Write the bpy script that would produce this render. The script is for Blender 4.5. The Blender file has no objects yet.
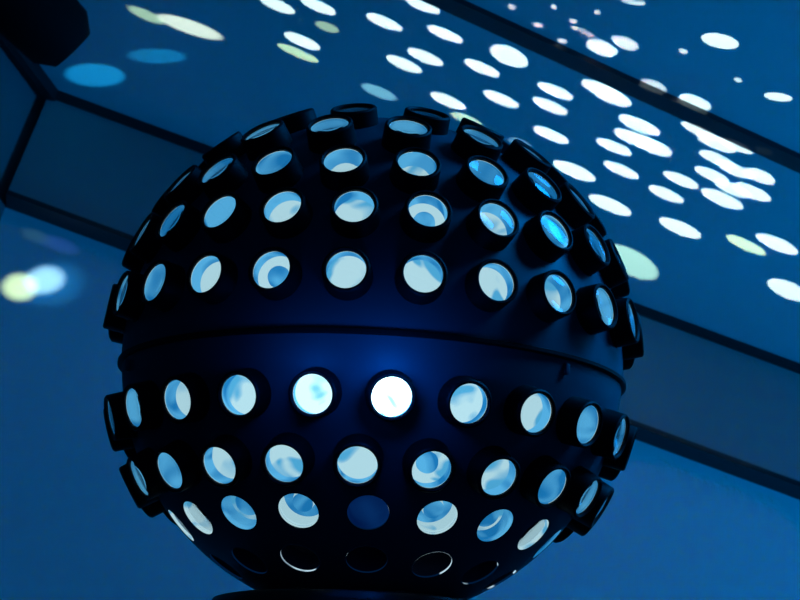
import bpy, bmesh, math, random
from mathutils import Vector, Matrix

random.seed(7)
sc = bpy.context.scene
COL = sc.collection
PI = math.pi

# ------------------------------------------------------------------ camera
F = 3500.0                       # focal length in pixels of the 800 x 600 frame
R = 0.15                         # radius of the ball shell in metres
PITCH, ROLL = math.radians(21.0), math.radians(20.4)
CAM_H = 1.30
CEIL_Z = 2.90

# room axes written in camera axes (x right, y down, z forward)
U = Vector((math.sin(ROLL) * math.cos(PITCH), -math.cos(ROLL) * math.cos(PITCH), math.sin(PITCH)))
Yc = (Vector((0, 0, 1)) - U * U.z).normalized()
Xc = Yc.cross(U)
TO_WORLD = Matrix((Xc, Yc, U))   # camera axes -> room axes
CAM = Vector((0, 0, CAM_H))


def ray(px, py):
    return (TO_WORLD @ Vector(((px - 400) / F, (py - 300) / F, 1.0))).normalized()


def on_ceiling(px, py, z=CEIL_Z):
    d = ray(px, py)
    return CAM + d * ((z - CAM.z) / d.z)


cam_data = bpy.data.cameras.new('camera')
cam = bpy.data.objects.new('camera', cam_data)
COL.objects.link(cam)
cam_data.sensor_width = 36.0
cam_data.lens = 36.0 * F / 800.0
rot = Matrix((TO_WORLD @ Vector((1, 0, 0)), TO_WORLD @ Vector((0, -1, 0)), TO_WORLD @ Vector((0, 0, -1)))).transposed()
cam.matrix_world = Matrix.Translation(CAM) @ rot.to_4x4()
cam_data.clip_start = 0.05
cam_data.clip_end = 60
sc.camera = cam

# ball placement: fitted from the rings of lenses
DIST = 13.98 * R
C_CAM = Vector(((372.2 - 400) / F * DIST, (368.1 - 300) / F * DIST, DIST))
BALL = CAM + TO_WORLD @ C_CAM
b_roll, b_el = math.radians(2.70), math.radians(11.15)
u_cam = Vector((math.sin(b_roll) * math.cos(b_el), -math.cos(b_roll) * math.cos(b_el), math.sin(b_el)))
t_cam = -C_CAM.normalized()
t_cam = (t_cam - u_cam * t_cam.dot(u_cam)).normalized()
r_cam = t_cam.cross(u_cam)
if r_cam.x < 0:
    r_cam = -r_cam
BALL_ROT = Matrix((TO_WORLD @ r_cam, TO_WORLD @ (-t_cam), TO_WORLD @ u_cam)).transposed()
BALL_M = Matrix.Translation(BALL) @ BALL_ROT.to_4x4()

cam_data.dof.use_dof = True
cam_data.dof.focus_distance = DIST - 0.3 * R
cam_data.dof.aperture_fstop = 56.0

# ------------------------------------------------------------------ world, lamps, exposure
world = bpy.data.worlds.new('night')
sc.world = world
world.use_nodes = True
bg = world.node_tree.nodes['Background']
bg.inputs['Color'].default_value = (0.0, 0.17, 0.75, 1)
bg.inputs['Strength'].default_value = 0.09

sc.view_settings.view_transform = 'Standard'
sc.view_settings.look = 'None'
sc.view_settings.exposure = 0.0
sc.view_settings.gamma = 1.0
sc.view_settings.use_curve_mapping = False
sc.cycles.use_denoising = True
sc.cycles.use_adaptive_sampling = False


def lamp(name, kind, loc, color, power, radius=0.1, target=None, size=None, blend=0.5):
    l = bpy.data.lights.new(name, kind)
    l.color = color
    l.energy = power
    l.shadow_soft_size = radius
    if size is not None:
        l.spot_size = size
        l.spot_blend = blend
    o = bpy.data.objects.new(name, l)
    COL.objects.link(o)
    o.location = loc
    if target is not None:
        o.rotation_euler = (Vector(target) - Vector(loc)).to_track_quat('-Z', 'Y').to_euler()
    return o


# added blue lamps out of view, brightening ceiling, back wall and ball
lamp('blue_fill', 'SPOT', (1.85, 2.75, 2.35), (0.0, 0.31, 1.0), 105, 0.12, (0.5, 3.2, 3.2), math.radians(105), 1.0)
lamp('blue_fill', 'SPOT', (-0.7, 3.2, 0.5), (0.0, 0.29, 1.0), 21, 0.15, (-0.1, 4.3, 1.7), math.radians(100), 1.0)  # added low lamp, unseen, lifts the lower back wall
lamp('ball_sheen_fill', 'SPOT', (0.42, 1.92, 2.82), (0.0, 0.30, 1.0), 42, 0.25, BALL, math.radians(40), 0.6)  # added unseen lamp for the blue sheen on the upper shell


# ------------------------------------------------------------------ materials
def material(name, color, rough=0.5, spec=0.5, metal=0.0, bump=0.0, bump_scale=200.0, mottle=0.0, mottle_scale=4.0):
    m = bpy.data.materials.new(name)
    m.use_nodes = True
    nt = m.node_tree
    p = nt.nodes['Principled BSDF']
    p.inputs['Base Color'].default_value = (*color, 1)
    p.inputs['Roughness'].default_value = rough
    p.inputs['Specular IOR Level'].default_value = spec
    p.inputs['Metallic'].default_value = metal
    tc = nt.nodes.new('ShaderNodeTexCoord')
    if bump > 0:
        n = nt.nodes.new('ShaderNodeTexNoise')
        n.inputs['Scale'].default_value = bump_scale
        nt.links.new(tc.outputs['Object'], n.inputs['Vector'])
        b = nt.nodes.new('ShaderNodeBump')
        b.inputs['Strength'].default_value = bump
        b.inputs['Distance'].default_value = 0.002
        nt.links.new(n.outputs['Fac'], b.inputs['Height'])
        nt.links.new(b.outputs['Normal'], p.inputs['Normal'])
    if mottle > 0:
        n = nt.nodes.new('ShaderNodeTexNoise')
        n.inputs['Scale'].default_value = mottle_scale
        n.inputs['Detail'].default_value = 4
        nt.links.new(tc.outputs['Object'], n.inputs['Vector'])
        r = nt.nodes.new('ShaderNodeValToRGB')
        r.color_ramp.elements[0].position = 0.3
        r.color_ramp.elements[1].position = 0.7
        r.color_ramp.elements[0].color = (*[c * (1 - mottle) for c in color], 1)
        r.color_ramp.elements[1].color = (*color, 1)
        nt.links.new(n.outputs['Fac'], r.inputs['Fac'])
        nt.links.new(r.outputs['Color'], p.inputs['Base Color'])
    return m


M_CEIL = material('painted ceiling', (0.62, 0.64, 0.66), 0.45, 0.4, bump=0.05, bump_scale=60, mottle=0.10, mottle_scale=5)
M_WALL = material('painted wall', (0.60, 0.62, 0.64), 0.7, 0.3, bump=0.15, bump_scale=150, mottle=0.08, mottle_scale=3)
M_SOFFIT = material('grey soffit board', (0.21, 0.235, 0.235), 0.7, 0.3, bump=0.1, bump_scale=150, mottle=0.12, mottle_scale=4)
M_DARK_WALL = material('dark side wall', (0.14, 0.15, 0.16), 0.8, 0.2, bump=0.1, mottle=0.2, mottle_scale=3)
M_TRIM_SHADE = material('black trim and shade', (0.012, 0.012, 0.014), 0.5, 0.3, bump=0.1)  # also paints the shade on the soffit's underside
M_STRIP = material('black ceiling strip', (0.012, 0.013, 0.016), 0.35, 0.4, bump=0.1)
M_FLOOR = material('dark hall floor', (0.05, 0.05, 0.055), 0.4, 0.5, mottle=0.3, mottle_scale=6)
M_SHELL = material('navy black moulded shell', (0.085, 0.090, 0.125), 0.48, 0.4, bump=0.06, bump_scale=700)
M_TUBE = material('black lens tube plastic', (0.006, 0.006, 0.008), 0.55, 0.2)
M_METAL = material('black lacquered steel', (0.012, 0.012, 0.013), 0.35, 0.5)
M_CAN = material('matt black lamp housing', (0.006, 0.006, 0.007), 0.8, 0.1)
M_CHROME = material('bare steel', (0.55, 0.56, 0.58), 0.3, 0.5, 1.0)

# clear glass of the lenses
M_GLASS = bpy.data.materials.new('lens glass')
M_GLASS.use_nodes = True
p = M_GLASS.node_tree.nodes['Principled BSDF']
p.inputs['Base Color'].default_value = (0.93, 0.98, 1.0, 1)
p.inputs['Roughness'].default_value = 0.0
p.inputs['IOR'].default_value = 1.45
p.inputs['Transmission Weight'].default_value = 1.0


def glow_material(name, low, high, scale, p0, p1):
    """lit inside of a lens tube: the lamp's image in the optics, mottled per lens; strength from the object's 'glow'"""
    m = bpy.data.materials.new(name)
    m.use_nodes = True
    nt = m.node_tree
    nt.nodes.clear()
    out = nt.nodes.new('ShaderNodeOutputMaterial')
    em = nt.nodes.new('ShaderNodeEmission')
    tc = nt.nodes.new('ShaderNodeTexCoord')
    oi = nt.nodes.new('ShaderNodeObjectInfo')
    add = nt.nodes.new('ShaderNodeVectorMath'); add.operation = 'MULTIPLY_ADD'
    add.inputs[1].default_value = (1, 1, 1)
    sc_ = nt.nodes.new('ShaderNodeMath'); sc_.operation = 'MULTIPLY'; sc_.inputs[1].default_value = 37.0
    nt.links.new(oi.outputs['Random'], sc_.inputs[0])
    nt.links.new(tc.outputs['Object'], add.inputs[0])
    nt.links.new(sc_.outputs[0], add.inputs[2])
    n = nt.nodes.new('ShaderNodeTexNoise')
    n.inputs['Scale'].default_value = scale
    n.inputs['Detail'].default_value = 1.0
    n.inputs['Distortion'].default_value = 1.2
    nt.links.new(add.outputs[0], n.inputs['Vector'])
    r = nt.nodes.new('ShaderNodeValToRGB')
    r.color_ramp.elements[0].position = p0
    r.color_ramp.elements[1].position = p1
    r.color_ramp.elements[0].color = (*low, 1)
    r.color_ramp.elements[1].color = (*high, 1)
    nt.links.new(n.outputs['Fac'], r.inputs['Fac'])
    at = nt.nodes.new('ShaderNodeAttribute'); at.attribute_type = 'OBJECT'; at.attribute_name = 'glow'
    nt.links.new(at.outputs['Fac'], em.inputs['Strength'])
    nt.links.new(r.outputs['Color'], em.inputs['Color'])
    nt.links.new(em.outputs[0], out.inputs['Surface'])
    return m


M_GLOW = glow_material('lit diffuser', (0.08, 0.40, 0.68), (0.46, 0.72, 0.80), 50.0, 0.38, 0.48)
M_SLEEVE = glow_material('lit tube lining', (0.012, 0.20, 0.50), (0.10, 0.46, 0.80), 40.0, 0.38, 0.60)
M_LIP = glow_material('lit rim edge', (0.0, 0.01, 0.04), (0.55, 0.80, 0.95), 30.0, 0.52, 0.57)
M_DIM = glow_material('dim lining', (0.0, 0.008, 0.06), (0.002, 0.03, 0.14), 25.0, 0.3, 0.7)
M_HOLLOW = material('dark hollow', (0.03, 0.05, 0.10), 0.5, 0.2)


# ------------------------------------------------------------------ mesh helpers
def mesh_obj(name, bm, mats, parent=None, smooth=None, matrix=None):
    bmesh.ops.recalc_face_normals(bm, faces=bm.faces)
    me = bpy.data.meshes.new(name)
    bm.to_mesh(me)
    bm.free()
    for m in (mats if isinstance(mats, (list, tuple)) else [mats]):
        me.materials.append(m)
    if smooth is not None:
        me.polygons.foreach_set('use_smooth', [True] * len(me.polygons))
        me.set_sharp_from_angle(angle=math.radians(smooth))
    o = bpy.data.objects.new(name, me)
    COL.objects.link(o)
    if parent is not None:
        o.parent = parent
    if matrix is not None:
        o.matrix_local = matrix
    return o


def tag(o, label, cat, group=None):
    o['label'] = label
    o['category'] = cat
    if group:
        o['group'] = group
    return o


def structure(o):
    o['kind'] = 'structure'
    return o


def lathe(bm, profile, seg, closed=True, mat=None):
    """profile: (radius, z) points; closed joins last to first. Points at radius 0 become poles."""
    rings = []
    for r, z in profile:
        if r < 1e-7:
            rings.append([bm.verts.new((0, 0, z))])
        else:
            rings.append([bm.verts.new((r * math.cos(2 * PI * k / seg), r * math.sin(2 * PI * k / seg), z)) for k in range(seg)])
    n = len(rings)
    for i in range(n if closed else n - 1):
        a, b = rings[i], rings[(i + 1) % n]
        if len(a) == 1 and len(b) == 1:
            continue
        for k in range(seg):
            k2 = (k + 1) % seg
            if len(a) == 1:
                f = bm.faces.new((a[0], b[k], b[k2]))
            elif len(b) == 1:
                f = bm.faces.new((a[k], b[0], a[k2]))
            else:
                f = bm.faces.new((a[k], b[k], b[k2], a[k2]))
            if mat is not None:
                f.material_index = mat[i]


def box(bm, x0, x1, y0, y1, z0, z1, bevel=0.0):
    v = [bm.verts.new(c) for c in ((x0, y0, z0), (x1, y0, z0), (x1, y1, z0), (x0, y1, z0), (x0, y0, z1), (x1, y0, z1), (x1, y1, z1), (x0, y1, z1))]
    fs = [bm.faces.new([v[i] for i in q]) for q in ((0, 3, 2, 1), (4, 5, 6, 7), (0, 1, 5, 4), (1, 2, 6, 5), (2, 3, 7, 6), (3, 0, 4, 7))]
    if bevel > 0:
        es = set(e for f in fs for e in f.edges)
        bmesh.ops.bevel(bm, geom=list(es), offset=bevel, segments=2, affect='EDGES', profile=0.5)


def prism(bm, pts, z0, z1):
    """vertical prism over a plan polygon"""
    a = [bm.verts.new((p[0], p[1], z0)) for p in pts]
    b = [bm.verts.new((p[0], p[1], z1)) for p in pts]
    bm.faces.new(a[::-1])
    bm.faces.new(b)
    n = len(pts)
    for i in range(n):
        bm.faces.new((a[i], a[(i + 1) % n], b[(i + 1) % n], b[i]))


def tube_between(bm, p0, p1, r, seg=12):
    p0, p1 = Vector(p0), Vector(p1)
    d = p1 - p0
    m = Matrix.Translation((p0 + p1) / 2) @ d.to_track_quat('Z', 'Y').to_matrix().to_4x4()
    bmesh.ops.create_cone(bm, cap_ends=True, segments=seg, radius1=r, radius2=r, depth=d.length, matrix=m)


# ------------------------------------------------------------------ the room
P1 = on_ceiling(219, 152)             # ceiling line of the back wall
P2 = on_ceiling(800, 366)
w_dir = (P2 - P1); w_dir.z = 0; w_dir.normalize()          # along the back wall, to the right
n_in = Vector((w_dir.y, -w_dir.x, 0))                      # from the back wall into the room
if n_in.y > 0:
    n_in = -n_in
corner = P1 + w_dir * ((on_ceiling(51, 86) - P1).dot(w_dir))
left_pt = on_ceiling(-10, 8)
l_dir = (left_pt - corner); l_dir.z = 0; l_dir.normalize()

SOFFIT_D = 0.038                       # soffit stands proud of the wall
face0 = corner                         # foot of the soffit's face on the ceiling
W_LEN, L_LEN = 4.5, 4.5
back0 = corner - n_in * SOFFIT_D - w_dir * 0.3
back1 = corner - n_in * SOFFIT_D + w_dir * W_LEN

bm = bmesh.new()
prism(bm, [back0, back1, back1 - n_in * 0.15, back0 - n_in * 0.15], 0, CEIL_Z)
structure(mesh_obj('wall_back', bm, M_WALL))

l_nrm = Vector((-l_dir.y, l_dir.x, 0))
if l_nrm.dot(w_dir) > 0:
    l_nrm = -l_nrm
a0, a1 = corner - l_dir * 0.25, corner + l_dir * L_LEN
bm = bmesh.new()
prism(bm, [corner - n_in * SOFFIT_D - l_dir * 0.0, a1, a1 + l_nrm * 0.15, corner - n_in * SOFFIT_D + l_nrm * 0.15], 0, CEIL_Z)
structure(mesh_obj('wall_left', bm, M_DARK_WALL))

bm = bmesh.new()
x0, x1, y0, y1 = -4.5, 4.5, -1.5, 6.5
cpoly = [Vector((x0, y0, 0)), Vector((x1, y0, 0)), Vector((x1, y1, 0)), Vector((x0, y1, 0))]
prism(bm, cpoly, CEIL_Z, CEIL_Z + 0.12)
structure(mesh_obj('ceiling', bm, M_CEIL))
bm = bmesh.new()
prism(bm, cpoly, -0.12, 0.0)
structure(mesh_obj('floor', bm, M_FLOOR))

# soffit under the ceiling: its lower edge is the second dark line of the photo
d2 = ray(400, 336)                      # lower edge of the soffit face
t = ((face0 - CAM).dot(n_in)) / d2.dot(n_in)
Z2 = (CAM + d2 * t).z
bm = bmesh.new()
s0, s1 = corner, corner + w_dir * W_LEN
prism(bm, [s0, s1, s1 - n_in * SOFFIT_D, s0 - n_in * SOFFIT_D], Z2, CEIL_Z)
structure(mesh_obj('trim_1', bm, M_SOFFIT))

# black shadow-gap moulding between soffit and ceiling, and along the left wall
bm = bmesh.new()
g = 0.008
prism(bm, [s0 + n_in * g, s1 + n_in * g, s1, s0], CEIL_Z - 0.010, CEIL_Z)
structure(mesh_obj('trim_2', bm, M_TRIM_SHADE))
bm = bmesh.new()
prism(bm, [corner, a1, a1 - l_nrm * 0.012, corner - l_nrm * 0.012], CEIL_Z - 0.014, CEIL_Z)
structure(mesh_obj('trim_3', bm, M_TRIM_SHADE))
# black sheet under the soffit: shade of its underside put into the colour
bm = bmesh.new()
prism(bm, [s0 + n_in * 0.006, s1 + n_in * 0.006, s1 - n_in * SOFFIT_D, s0 - n_in * SOFFIT_D], Z2 - 0.006, Z2)
structure(mesh_obj('soffit_shade', bm, M_TRIM_SHADE))

# black strip let into the ceiling
qa, qb = on_ceiling(455, 3), on_ceiling(796, 159)
qd = (qb - qa); qd.z = 0; qd.normalize()
qn = Vector((-qd.y, qd.x, 0))
hw = 0.016
bm = bmesh.new()
e0, e1 = qa - qd * 1.6, qb + qd * 0.75
prism(bm, [e0 + qn * hw, e1 + qn * hw, e1 - qn * hw, e0 - qn * hw], CEIL_Z - 0.006, CEIL_Z)
structure(mesh_obj('trim_5', bm, M_STRIP))

# ------------------------------------------------------------------ the ball light
ball = bpy.data.objects.new('disco_ball_light', None)
COL.objects.link(ball)
ball.empty_display_size = 0.05
ball.matrix_world = BALL_M
tag(ball, 'round black disco ball light studded with short tubes of glowing glass lenses', 'disco light')

SEAM = math.radians(-2.2)


def arc(rad, a0, a1, n):
    return [(rad * math.cos(a0 + (a1 - a0) * i / n), rad * math.sin(a0 + (a1 - a0) * i / n)) for i in range(n + 1)]


# upper shell
prof = arc(R, SEAM + 0.004, PI / 2, 40)
prof[-1] = (0.0, R)
inner = arc(R * 0.97, PI / 2, SEAM + 0.004, 40)
inner[0] = (0.0, R * 0.97)
bm = bmesh.new()
lathe(bm, prof + inner, 128)
mesh_obj('upper_shell', bm, M_SHELL, ball, 40)

# lower shell with the flush lens openings cut through
RT, LENS_R, TUBE_R, PORT_R = 1.082 * R, 0.0755 * R, 0.0915 * R, 0.081 * R
BOTTOM = math.radians(-80)
bm = bmesh.new()
lathe(bm, arc(R * 0.997, BOTTOM, SEAM - 0.004, 48) + arc(R * 0.965, SEAM - 0.004, BOTTOM, 48), 160)
lower = mesh_obj('lower_shell', bm, M_SHELL, ball)

rings = [  # latitude, offset longitude, count in the ring, kind, number fitted in view
    (63.5, 3.0, 10, 'cap', 2),
    (50.3, 7.9, 14, 'tube', 3),
    (37.0, -0.5, 19, 'tube', 6),
    (24.2, 2.5, 22, 'tube', 8),
    (9.7, 1.6, 23, 'tube', 8),
    (-15.5, 4.3, 22, 'tube', 9),
    (-29.7, -2.3, 21, 'tube', 9),
    (-43.1, 0.9, 17, 'port', 7),
    (-57.0, 1.5, 13, 'dark', 3),
]
spots_on_ball = []
for lat, off, n, kind, m in rings:
    st = 360.0 / n
    first = off - st * (m - 1) / 2
    for k in range(n):
        lon = first + st * k
        spots_on_ball.append((lat, (lon + 180) % 360 - 180, kind, len(spots_on_ball)))


def outward(lat, lon):
    la, lo = math.radians(lat), math.radians(lon)
    return Vector((math.cos(la) * math.sin(lo), -math.cos(la) * math.cos(lo), math.sin(la)))


def frame_at(lat, lon, rad):
    z = outward(lat, lon)
    x = Vector((0, 0, 1)).cross(z).normalized()
    y = z.cross(x)
    return Matrix.Translation(z * rad) @ Matrix((x, y, z)).transposed().to_4x4()


# one cutter for all openings of the lower shell
bm = bmesh.new()
for lat, lon, kind, _ in spots_on_ball:
    if kind in ('port', 'dark'):
        bmesh.ops.create_cone(bm, cap_ends=True, segments=40, radius1=PORT_R, radius2=PORT_R, depth=0.2 * R, matrix=frame_at(lat, lon, R * 0.98))
cut = mesh_obj('cutter', bm, M_SHELL, ball)
mod = lower.modifiers.new('openings', 'BOOLEAN')
mod.object = cut
mod.operation = 'DIFFERENCE'
mod.solver = 'EXACT'
dg = bpy.context.evaluated_depsgraph_get()
dg.update()
new_me = bpy.data.meshes.new_from_object(lower.evaluated_get(dg))
lower.modifiers.clear()
lower.data = new_me
new_me.materials.clear()
new_me.materials.append(M_SHELL)
new_me.polygons.foreach_set('use_smooth', [True] * len(new_me.polygons))
new_me.set_sharp_from_angle(angle=math.radians(35))
bpy.data.objects.remove(cut, do_unlink=True)

# seam band
bm = bmesh.new()
sz = math.sin(SEAM) * R
lathe(bm, [(R * 0.985, sz + 0.012 * R), (R * 1.004, sz + 0.012 * R), (R * 1.014, sz + 0.007 * R), (R * 1.014, sz - 0.006 * R), (R * 1.006, sz - 0.012 * R), (R * 0.985, sz - 0.012 * R)], 160)
mesh_obj('seam_band', bm, M_TUBE, ball, 30)

# clips of the seam
for lon in (-72.5, 47.5, 167.0):
    bm = bmesh.new()
    box(bm, -0.010 * R, 0.010 * R, -0.035 * R, 0.008 * R, -0.01 * R, 0.014 * R, 0.003 * R)
    mesh_obj('seam_clip', bm, M_SHELL, ball, 40, frame_at(-4.2, lon, R))

# shared meshes of the tubes
H0 = 0.955 * R - RT                     # tube reaches into the shell


def shared(name, profile, seg, mats, closed=True, mat=None, smooth=35):
    bm = bmesh.new()
    lathe(bm, profile, seg, closed, mat)
    o = mesh_obj(name, bm, mats, None, smooth)
    me = o.data
    bpy.data.objects.remove(o, do_unlink=True)
    return me


c = 0.006 * R
ME_TUBE = shared('lens_tube', [(TUBE_R * 1.05, H0), (TUBE_R, 0 - c), (TUBE_R - c, 0), (LENS_R + c, 0), (LENS_R, -c), (LENS_R, H0)], 40, [M_TUBE])
DEP = 0.079 * R
LR = LENS_R - 0.0005 * R
ME_CUP = shared('reflector', [(LR, -0.022 * R), (LR * 0.97, -DEP), (0, -DEP)], 36, [M_SLEEVE, M_GLOW], False, [0, 1])
# some tubes show the bulb behind the lens
ME_CUP_B = shared('reflector', [(LR, -0.022 * R), (LR * 0.97, -DEP), (LR * 0.50, -DEP), (LR * 0.47, -DEP + 0.010 * R), (LR * 0.3, -DEP + 0.018 * R), (0, -DEP + 0.021 * R)], 36, [M_SLEEVE, M_GLOW], False, [0, 1, 0, 0, 0])


def lens_profile(r, top, bulge, back):
    pts = [(0, top)]
    n = 6
    for i in range(1, n + 1):
        q = i / n
        pts.append((r * q, top - bulge * q * q))
    pts.append((r, top - bulge - back))
    pts.append((0, top - bulge - back))
    return pts


ME_LENS = shared('lens', lens_profile(LR * 0.992, -0.004 * R, 0.010 * R, 0.008 * R), 36, [M_GLASS], False)
# flush openings
c2 = 0.003 * R
PR = PORT_R * 0.998
ME_SOCKET = shared('lens_socket', [(PR, -0.006 * R), (PR, -0.10 * R), (PR * 0.985, -0.10 * R), (PR * 0.985, -0.006 * R)], 40, [M_TUBE])
ME_CUP2 = shared('reflector', [(PR * 0.98, -0.008 * R), (PR * 0.95, -0.075 * R), (PR * 0.62, -0.075 * R), (PR * 0.58, -0.060 * R), (PR * 0.35, -0.048 * R), (0, -0.044 * R)], 36, [M_GLOW, M_SLEEVE], False, [1, 0, 0, 1, 1])
ME_CUP2B = shared('reflector', [(PR * 0.98, -0.008 * R), (PR * 0.95, -0.090 * R), (PR * 0.5, -0.090 * R), (PR * 0.46, -0.06 * R), (0, -0.05 * R)], 36, [M_GLOW, M_SLEEVE], False, [0, 1, 0, 1])
ME_LENS2 = shared('lens', lens_profile(PR * 0.975, -0.010 * R, 0.008 * R, 0.008 * R), 36, [M_GLASS], False)
ME_CUP3 = shared('reflector', [(PR * 0.98, -0.006 * R), (PR * 0.98, -0.013 * R), (PR * 0.95, -0.09 * R), (0, -0.095 * R)], 36, [M_LIP, M_HOLLOW], False, [0, 1, 1])

ME_CUP4 = ME_CUP3.copy()
ME_CUP4.materials[1] = M_DIM

I = Matrix.Identity(4)


def link(name, me, parent, m=I):
    o = bpy.data.objects.new(name, me)
    COL.objects.link(o)
    o.parent = parent
    o.matrix_local = m
    return o


TUBE_DIRS = []
for lat, lon, kind, idx in spots_on_ball:
    near = math.cos(math.radians(lat + 11)) * math.cos(math.radians(lon))
    if kind in ('tube', 'cap'):
        t = link('lens_tube', ME_TUBE, ball, frame_at(lat, lon, RT if kind == 'tube' else 1.062 * R))
        cup = link('reflector', ME_CUP_B if idx % 5 == 2 and lat > -10 or idx % 7 == 3 and lat < -20 else ME_CUP, t)
        link('lens', ME_LENS, t)
        TUBE_DIRS.append((BALL_ROT @ outward(lat, lon), BALL_M @ (outward(lat, lon) * (RT + 0.03 * R))))
        glow = 0.80 + 0.25 * max(0, near)
        if lat == -15.5 and abs(lon - 4.3) < 1:
            glow = 7.0
            lamp('lens_bloom_fill', 'POINT', BALL_M @ (outward(lat + 5, lon) * 1.24 * R), (0.0, 0.16, 1.0), 0.07, 0.01)  # added lamp floating before the lens, imitates its bloom on the shell
            t['label'] = 'brightest white lens tube'
        elif lat == -15.5 and abs(lon - 4.3 + 360 / 22) < 1:
            glow = 1.9
            lamp('lens_bloom_fill', 'POINT', BALL_M @ (outward(lat + 5, lon - 2) * 1.22 * R), (0.0, 0.16, 1.0), 0.025, 0.01)  # weaker added lamp, bloom of the second brightest lens
        elif lat == -15.5 and abs(lon) < 30:
            glow = 1.15
        cup['glow'] = glow if kind == 'tube' else 0.05
    else:
        t = link('lens_socket', ME_SOCKET, ball, frame_at(lat, lon, R))
        dark = kind == 'dark' or (kind == 'port' and abs(lon - 0.9) < 1)
        cup = link('reflector', ME_CUP3 if dark else (ME_CUP2, ME_CUP2B)[idx % 2], t)
        if not dark:
            link('lens', ME_LENS2, t)
        cup['glow'] = 0.9
        if dark and kind == 'port':
            cup.data = ME_CUP4

# drum base, turned with the ball's axis
bm = bmesh.new()
bt = -0.945 * R
lathe(bm, [(0, bt), (0.53 * R, bt), (0.585 * R, bt - 0.012 * R), (0.605 * R, bt - 0.05 * R), (0.605 * R, bt - 0.42 * R), (0.55 * R, bt - 0.45 * R), (0, bt - 0.45 * R)], 96, False)
mesh_obj('base', bm, M_METAL, ball, 40)
bm = bmesh.new()
lathe(bm, [(0.30 * R, bt - 0.01 * R), (0.30 * R, bt + 0.13 * R), (0.16 * R, bt + 0.13 * R), (0.16 * R, bt - 0.01 * R)], 48)
mesh_obj('bearing_collar', bm, M_METAL, ball, 40)

# stand under the base
foot = BALL_M @ Vector((0, 0, bt - 0.44 * R))
stand = bpy.data.objects.new('light_stand', None)
COL.objects.link(stand)
stand.location = (foot.x, foot.y, 0)
tag(stand, 'black tripod stand carrying the disco ball light from below', 'stand')
bm = bmesh.new()
tube_between(bm, (0, 0, 0.12), (0, 0, foot.z - 0.03), 0.017, 20)
mesh_obj('pole', bm, M_METAL, stand, 40)
bm = bmesh.new()
inv = Matrix.Translation(-Vector(stand.location))
tube_between(bm, (0, 0, foot.z - 0.06), (0, 0, foot.z - 0.012), 0.028, 20)
mesh_obj('tilt_head', bm, M_METAL, stand, 40)
for k in range(3):
    a = k * 2 * PI / 3 + 0.4
    bm = bmesh.new()
    tube_between(bm, (0.02 * math.cos(a), 0.02 * math.sin(a), 0.62), (0.45 * math.cos(a), 0.45 * math.sin(a), 0.012), 0.011, 12)
    mesh_obj('leg', bm, M_METAL, stand, 40)

# ------------------------------------------------------------------ dark stage lamp in the upper left corner
can_c = CAM + ray(26, 2) * 3.6
can = bpy.data.objects.new('stage_lamp', None)
COL.objects.link(can)
can.location = can_c
tag(can, 'unlit black stage lamp hanging from the ceiling in the far corner', 'lamp')
aim = Matrix.Rotation(math.radians(-70), 4, 'Y') @ Matrix.Rotation(math.radians(20), 4, 'X')
bm = bmesh.new()
lathe(bm, [(0.0, -0.07), (0.025, -0.068), (0.038, -0.05), (0.042, 0.0), (0.042, 0.075), (0.038, 0.075), (0.038, 0.0), (0, -0.02)], 40, False)
mesh_obj('housing', bm, M_CAN, can, 40, aim)
bm = bmesh.new()
lathe(bm, [(0.037, 0.03), (0.0, 0.034), (0.0, 0.03)], 32, True)
mesh_obj('front_glass', bm, M_GLASS, can, 40, aim)
bm = bmesh.new()
tube_between(bm, (0, -0.05, 0), (0, -0.05, 0.07), 0.005)
tube_between(bm, (0, 0.05, 0), (0, 0.05, 0.07), 0.005)
tube_between(bm, (0, -0.05, 0.07), (0, 0.05, 0.07), 0.005)
mesh_obj('yoke', bm, M_METAL, can, 40)
bm = bmesh.new()
tube_between(bm, (0, 0, 0.07), (0, 0, CEIL_Z - can_c.z), 0.007)
mesh_obj('hanger', bm, M_METAL, can, 40)

# ------------------------------------------------------------------ beams thrown by the lenses on ceiling and wall
# pixel of the patch in the photo, its long and short half axis in px, tilt in degrees, colour, brightness, softness
WHITE = (0.74, 1.0, 0.93)
CYAN = (0.30, 0.85, 1.0)
BLUE = (0.02, 0.38, 1.0)
GREEN = (0.65, 1.0, 0.55)
beams = []


def b(x, y, a=19.0, s=5.2, tilt=23, col=WHITE, lum=1.25, soft=0.10, where='c'):
    beams.append((x, y, a, s, tilt, col, lum, soft, where))


for x, y in ((422, 5), (445, 34), (425, 57), (404, 64), (482, 68), (448, 101), (501, 99), (555, 91), (550, 106), (551, 135),
             (614, 147), (621, 170), (666, 194), (681, 180), (699, 130), (717, 159), (712, 175), (735, 170), (732, 189),
             (384, 22), (318, 6), (277, 5), (302, 41), (736, 145)):
    b(x, y)
for x, y in ((574, 171), (610, 205), (680, 228), (777, 244), (722, 199), (635, 139), (602, 90), (639, 125)):
    b(x, y, 22.5, 6.3)
b(509, 56, 20, 9); b(611, 96, 22, 7); b(652, 146, 21, 7); b(716, 143, 21, 6); b(760, 176, 16, 6); b(752, 192, 20, 6)
b(602, 48, 16.5, 7, 20); b(625, 43, 14, 6, 20, lum=0.9); b(720, 41, 19, 7, 12); b(653, 86, 14, 5.5, 18, lum=0.8)
b(695, 102, 17, 6, 20, lum=1.2); b(778, 97, 14, 4, 8); b(788, 290, 22, 8); b(298, 53, 22, 4, 23, GREEN, 0.8)
b(746, 245, 21, 5, 25, GREEN, 1.1, 0.3); b(631, 262, 29, 12, 28, (0.55, 1.0, 0.72), 0.8, 0.3); b(327, 27, 12, 4, 20, GREEN, 0.5, 0.4)
b(379, 92, 18, 5, 22, CYAN, 0.5, 0.4); b(520, 143, 11, 3.5, 20, CYAN, 0.35, 0.5); b(466, 119, 16, 4, 20, GREEN, 0.7, 0.3)
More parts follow.
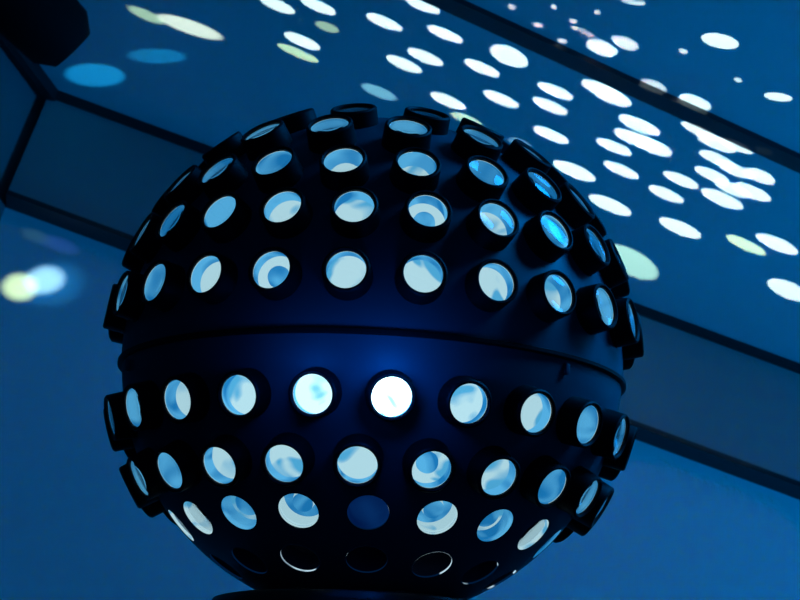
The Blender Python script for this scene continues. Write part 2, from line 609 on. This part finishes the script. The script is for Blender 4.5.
b(765, 150, 9, 3.5, 15, GREEN, 0.35, 0.7)
b(190, 27, 33, 6.5, 19, (0.85, 1.0, 0.75), 0.9, 0.45); b(146, 15, 19, 4.5, 24, GREEN, 0.55, 0.6)
b(95, 75, 29, 11, 3, (0.01, 0.45, 1.0), 0.45, 0.5); b(157, 56, 28, 7, 2, (0.01, 0.45, 1.0), 0.28, 0.6)
for x, y, a in ((512, 7, 4), (538, 25, 5), (554, 7, 3), (573, 21, 4), (575, 28, 4), (562, 41, 5), (597, 12, 3), (630, 2, 9), (683, 51, 5), (738, 80, 4), (641, 3, 4), (590, 35, 4), (583, 31, 3)):
    b(x, y, a, 2.2, 15, lum=0.8, soft=0.4)
# on the back wall, out of focus
b(20, 287, 17, 13, 0, (0.75, 1.0, 0.45), 1.0, 0.9, 'w'); b(45, 280, 19, 13, -10, (0.45, 0.85, 1.0), 0.9, 0.9, 'w')
b(52, 284, 30, 20, -10, BLUE, 0.22, 1.0, 'w')
b(60, 245, 18, 7, 20, (0.1, 0.2, 1.0), 0.10, 1.0, 'w'); b(36, 236, 14, 6, 20, (0.3, 0.7, 0.4), 0.05, 1.0, 'w')

wall_p = corner - n_in * SOFFIT_D


def hit(px, py, where):
    d = ray(px, py)
    if where == 'c':
        return CAM + d * ((CEIL_Z - CAM.z) / d.z)
    return CAM + d * ((wall_p - CAM).dot(n_in) / d.dot(n_in))


for x, y, a, s, tilt, col, lum, soft, where in beams:
    P = hit(x, y, where)
    ct, st = math.cos(math.radians(tilt)), math.sin(math.radians(tilt))
    A = hit(x + a * ct, y + a * st, where) - P
    B = hit(x - s * st, y + s * ct, where) - P
    dirn, src = max(TUBE_DIRS, key=lambda q: q[0].dot((P - BALL).normalized()))
    v = P - src
    dist = v.length
    v.normalize()
    Bp = B - v * B.dot(v)
    Ap = A - v * A.dot(v)
    X = Ap.normalized()
    Yv = v.cross(X) * -1.0
    Z = -v
    Yv = Z.cross(X)
    ta = Ap.length / dist
    # principal axes of the ellipse whose conjugate half diameters are Ap and Bp
    ax, bx, by = Ap.length, Bp.dot(X), Bp.dot(Yv)
    m11, m12, m22 = ax * ax + bx * bx, bx * by, by * by
    th = 0.5 * math.atan2(2 * m12, m11 - m22)
    mean, dev = (m11 + m22) / 2, math.hypot((m11 - m22) / 2, m12)
    ta, tb = math.sqrt(mean + dev) / dist, math.sqrt(max(1e-12, mean - dev)) / dist
    X = X * math.cos(th) + Yv * math.sin(th)
    Yv = Z.cross(X)
    l = bpy.data.lights.new('lens_beam', 'SPOT')
    o = bpy.data.objects.new('lens_beam', l)
    COL.objects.link(o)
    k = 1.0 + 0.35 * soft
    tw = max(ta * k, 0.0088)
    l.spot_size = 2 * math.atan(tw)
    l.spot_blend = soft
    l.shadow_soft_size = 0.0
    l.color = col
    nrm = Vector((0, 0, -1)) if where == 'c' else n_in
    cosi = max(0.1, (-v).dot(nrm))
    l.energy = lum * 4 * PI * PI * dist * dist / (0.6 * cosi)
    mw = Matrix((X, Yv, Z)).transposed().to_4x4()
    o.matrix_world = Matrix.Translation(src) @ mw @ Matrix.Diagonal((ta * k / tw, tb * k / tw, 1.0, 1.0))
